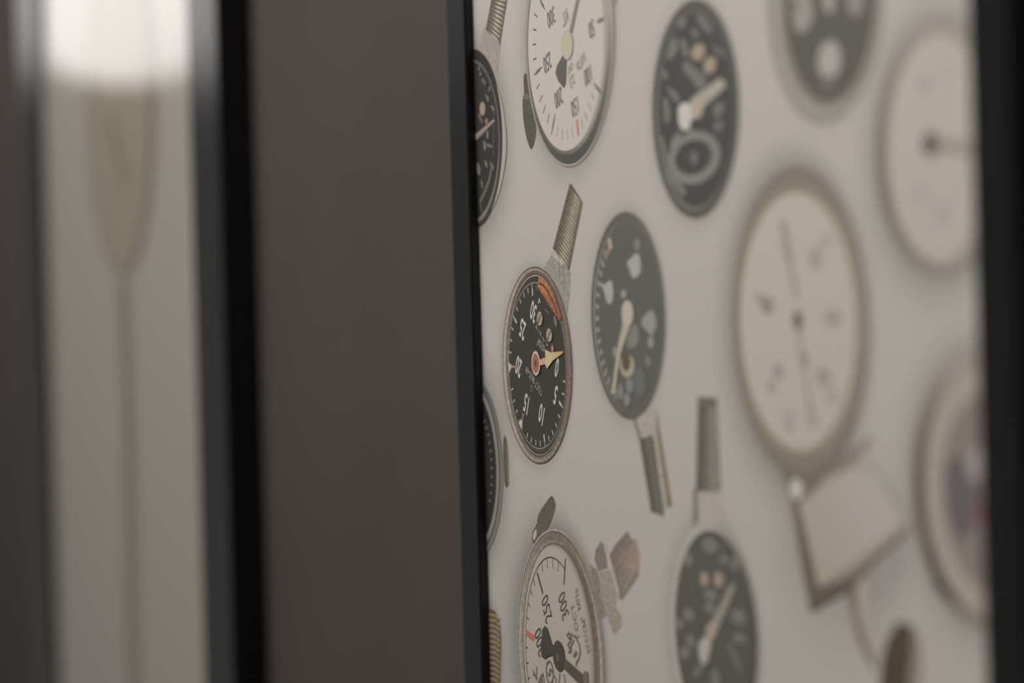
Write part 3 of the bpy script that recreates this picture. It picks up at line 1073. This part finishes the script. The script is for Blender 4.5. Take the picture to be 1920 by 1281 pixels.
# ---- right cream gauge cut by the right rail
g = G('pressure_gauge', 'printed cream gauge with dark hub, cut off by the right rail near the top', (1755, 275))
soft_shadow(g, 1648, 1880, 40, 512, 22, 0.36, -8)
def c8(t):
    k = max(0.0, math.cos(t - math.radians(195)))
    return lerpc(C(136, 129, 120), C(104, 97, 86), k)
g.ring(ell(1644, 1890, 36, 516), ell(1656, 1875, 52, 502), c8)
g.ring(ell(1656, 1875, 52, 502), ell(1668, 1858, 68, 488), lambda t: lerpc(c8(t), C(150, 142, 128), 0.45))
g.sub('dial')
g.disc(ell(1667, 1860, 66, 490), C(163, 156, 147))
g.sub('numeral', split=True)
for b, c in (((1722, 1752, 140, 176), 152), ((1768, 1790, 120, 145), 156), ((1716, 1740, 345, 385), 154), ((1752, 1780, 380, 420), 152)):
    g.oval(*b, C(c, c - 6, c - 14))
g.sub('pointer', label='faint grey pointer')
g.px([(1748, 256), (1790, 262), (1850, 276), (1850, 292), (1790, 288), (1750, 284)], C(138, 130, 120))
g.sub('hub', label='dark pointer hub')
g.oval(1732, 1760, 246, 294, C(88, 81, 72))
g.build()

# ---- right lower gauge cut by the right rail
g = G('pressure_gauge', 'printed gauge with mauve dial and red marks, cut off by the right rail lower down', (1800, 920))
soft_shadow(g, 1716, 1960, 665, 1170, 20, 0.32, -6)
g.ring(ell(1713, 1975, 662, 1176), ell(1738, 1975, 690, 1160), lambda t: lerpc(C(142, 134, 124), C(86, 77, 66), max(0, math.cos(t - math.radians(205))) ** 0.8))
g.ring(ell(1736, 1975, 688, 1166), ell(1768, 1950, 740, 1110), C(152, 143, 132))
g.px([(1736, 1035), (1746, 1028), (1764, 1082), (1798, 1124), (1788, 1136), (1756, 1104)], C(66, 58, 50))
g.sub('dial')
g.disc(ell(1766, 1950, 736, 1112), C(122, 114, 108))
g.sub('dark_patch')
g.px([(1774, 870), (1800, 850), (1830, 880), (1836, 960), (1820, 1010), (1792, 1010), (1776, 940)], C(96, 90, 90))
g.oval(1816, 1870, 840, 910, C(152, 142, 140))
g.sub('red_mark', label='red mark on the dial')
g.oval(1838, 1866, 886, 928, C(132, 76, 72))
g.sub('red_mark', label='red mark on the dial')
g.oval(1828, 1860, 944, 984, C(126, 84, 80))
g.build()

# ---- far poster: beige gauge and its long stem
g = G('pressure_gauge', 'printed beige gauge with long thin stem reaching down the poster', (228, 200), far, CF, paper=FAR_SHEET)
g.lay = 6
g.sub('stem', label='long thin grey brown stem')
g.px([(219, 500), (243, 500), (254, 800), (264, 1300), (270, 1500), (246, 1500), (240, 1300), (230, 800)], C(116, 107, 94))
g.px([(250, 800), (254, 800), (264, 1300), (270, 1500), (263, 1500), (259, 1300)], C(114, 106, 97))
g.sub('rim', label='brown rim of the beige gauge')
g.ring(ell(164, 292, -140, 520), ell(172, 281, -115, 500), lambda t: lerpc(C(126, 115, 96), C(92, 85, 76), max(0, math.cos(t + 0.35))))
g.sub('dial')
g.disc(ell(172, 281, -115, 500), C(134, 122, 99))
g.sub('pointer', label='faint dark pointer')
g.px([(206, 200), (216, 240), (230, 300), (244, 350), (232, 345), (220, 300), (208, 250)], C(98, 89, 74))
g.p = g.body
g.ring(ell(158, 298, -150, 528), ell(164, 292, -140, 520), (FAR_SHEET, C(126, 118, 106)))
g.build()

# ---- the printed sheets under all the gauges
print_sheet(near, R_IN_L, R_IN_R, SHEET, 0.003, INK)
print_sheet(far, L_IN_L, L_IN_R, FAR_SHEET, 0.02, FARINK)

# ------------------------------------------------------------------ globe lamp on the wall beyond the far poster
# (out of frame to the left; the photo shows it mirrored in the far poster's glossy print)
_d = ray(232, -8).normalized()
_t = (0.0 - CAM.y) / _d.y
_p = CAM + _d * _t
_r = Vector((_d.x, -_d.y, _d.z))
LC = _p + _r * (4.0 - _t)
lamp = bpy.data.objects.new('globe_wall_lamp', None)
COL.objects.link(lamp)
lamp.location = (LC.x, WALL_Y, LC.z)
lamp.empty_display_size = 0.1
ORG[lamp.name] = Vector(lamp.location)
lamp['label'] = 'lit oval frosted globe wall lamp mirrored as white glow in the far poster'
lamp['category'] = 'lamp'


def lathe(profile, axis, centre, n=40):
    bm = bmesh.new()
    rings = []
    for r, h in profile:
        ring = []
        for i in range(n):
            a = 2 * math.pi * i / n
            u, v = r * math.cos(a), r * math.sin(a)
            co = Vector((u, v, h)) if axis == 'z' else Vector((u, h, v))
            ring.append(bm.verts.new(co + Vector(centre)))
        rings.append(ring)
    for r0, r1 in zip(rings[:-1], rings[1:]):
        for i in range(n):
            bm.faces.new((r0[i], r0[(i + 1) % n], r1[(i + 1) % n], r1[i]))
    bm.faces.new(rings[0])
    bm.faces.new(rings[-1])
    bmesh.ops.recalc_face_normals(bm, faces=bm.faces[:])
    me = bpy.data.meshes.new('lathe')
    bm.to_mesh(me)
    bm.free()
    return me


RA, RB = 0.150, 0.116
prof = [(max(0.012, RA * math.cos(t)), RB * math.sin(t)) for t in [math.radians(-86 + 172 * i / 24) for i in range(25)]]
me = lathe(prof, 'z', LC)
for p in me.polygons:
    p.use_smooth = True
put('globe_shade', me, LAMP, lamp, LC)
put('bracket_arm', lathe([(0.008, 0.0), (0.008, WALL_Y - LC.y)], 'y', (LC.x, LC.y, LC.z + RB + 0.02), 16), FRAME, lamp, (LC.x, LC.y, LC.z + RB))
put('shade_cap', lathe([(0.05, 0.0), (0.045, 0.02), (0.02, 0.035)], 'z', (LC.x, LC.y, LC.z + RB - 0.012), 24), FRAME, lamp, (LC.x, LC.y, LC.z + RB))
put('wall_plate', lathe([(0.05, -0.015), (0.055, -0.005), (0.055, 0.0)], 'y', (LC.x, WALL_Y, LC.z + RB + 0.02), 24), FRAME, lamp, (LC.x, WALL_Y, LC.z + RB))
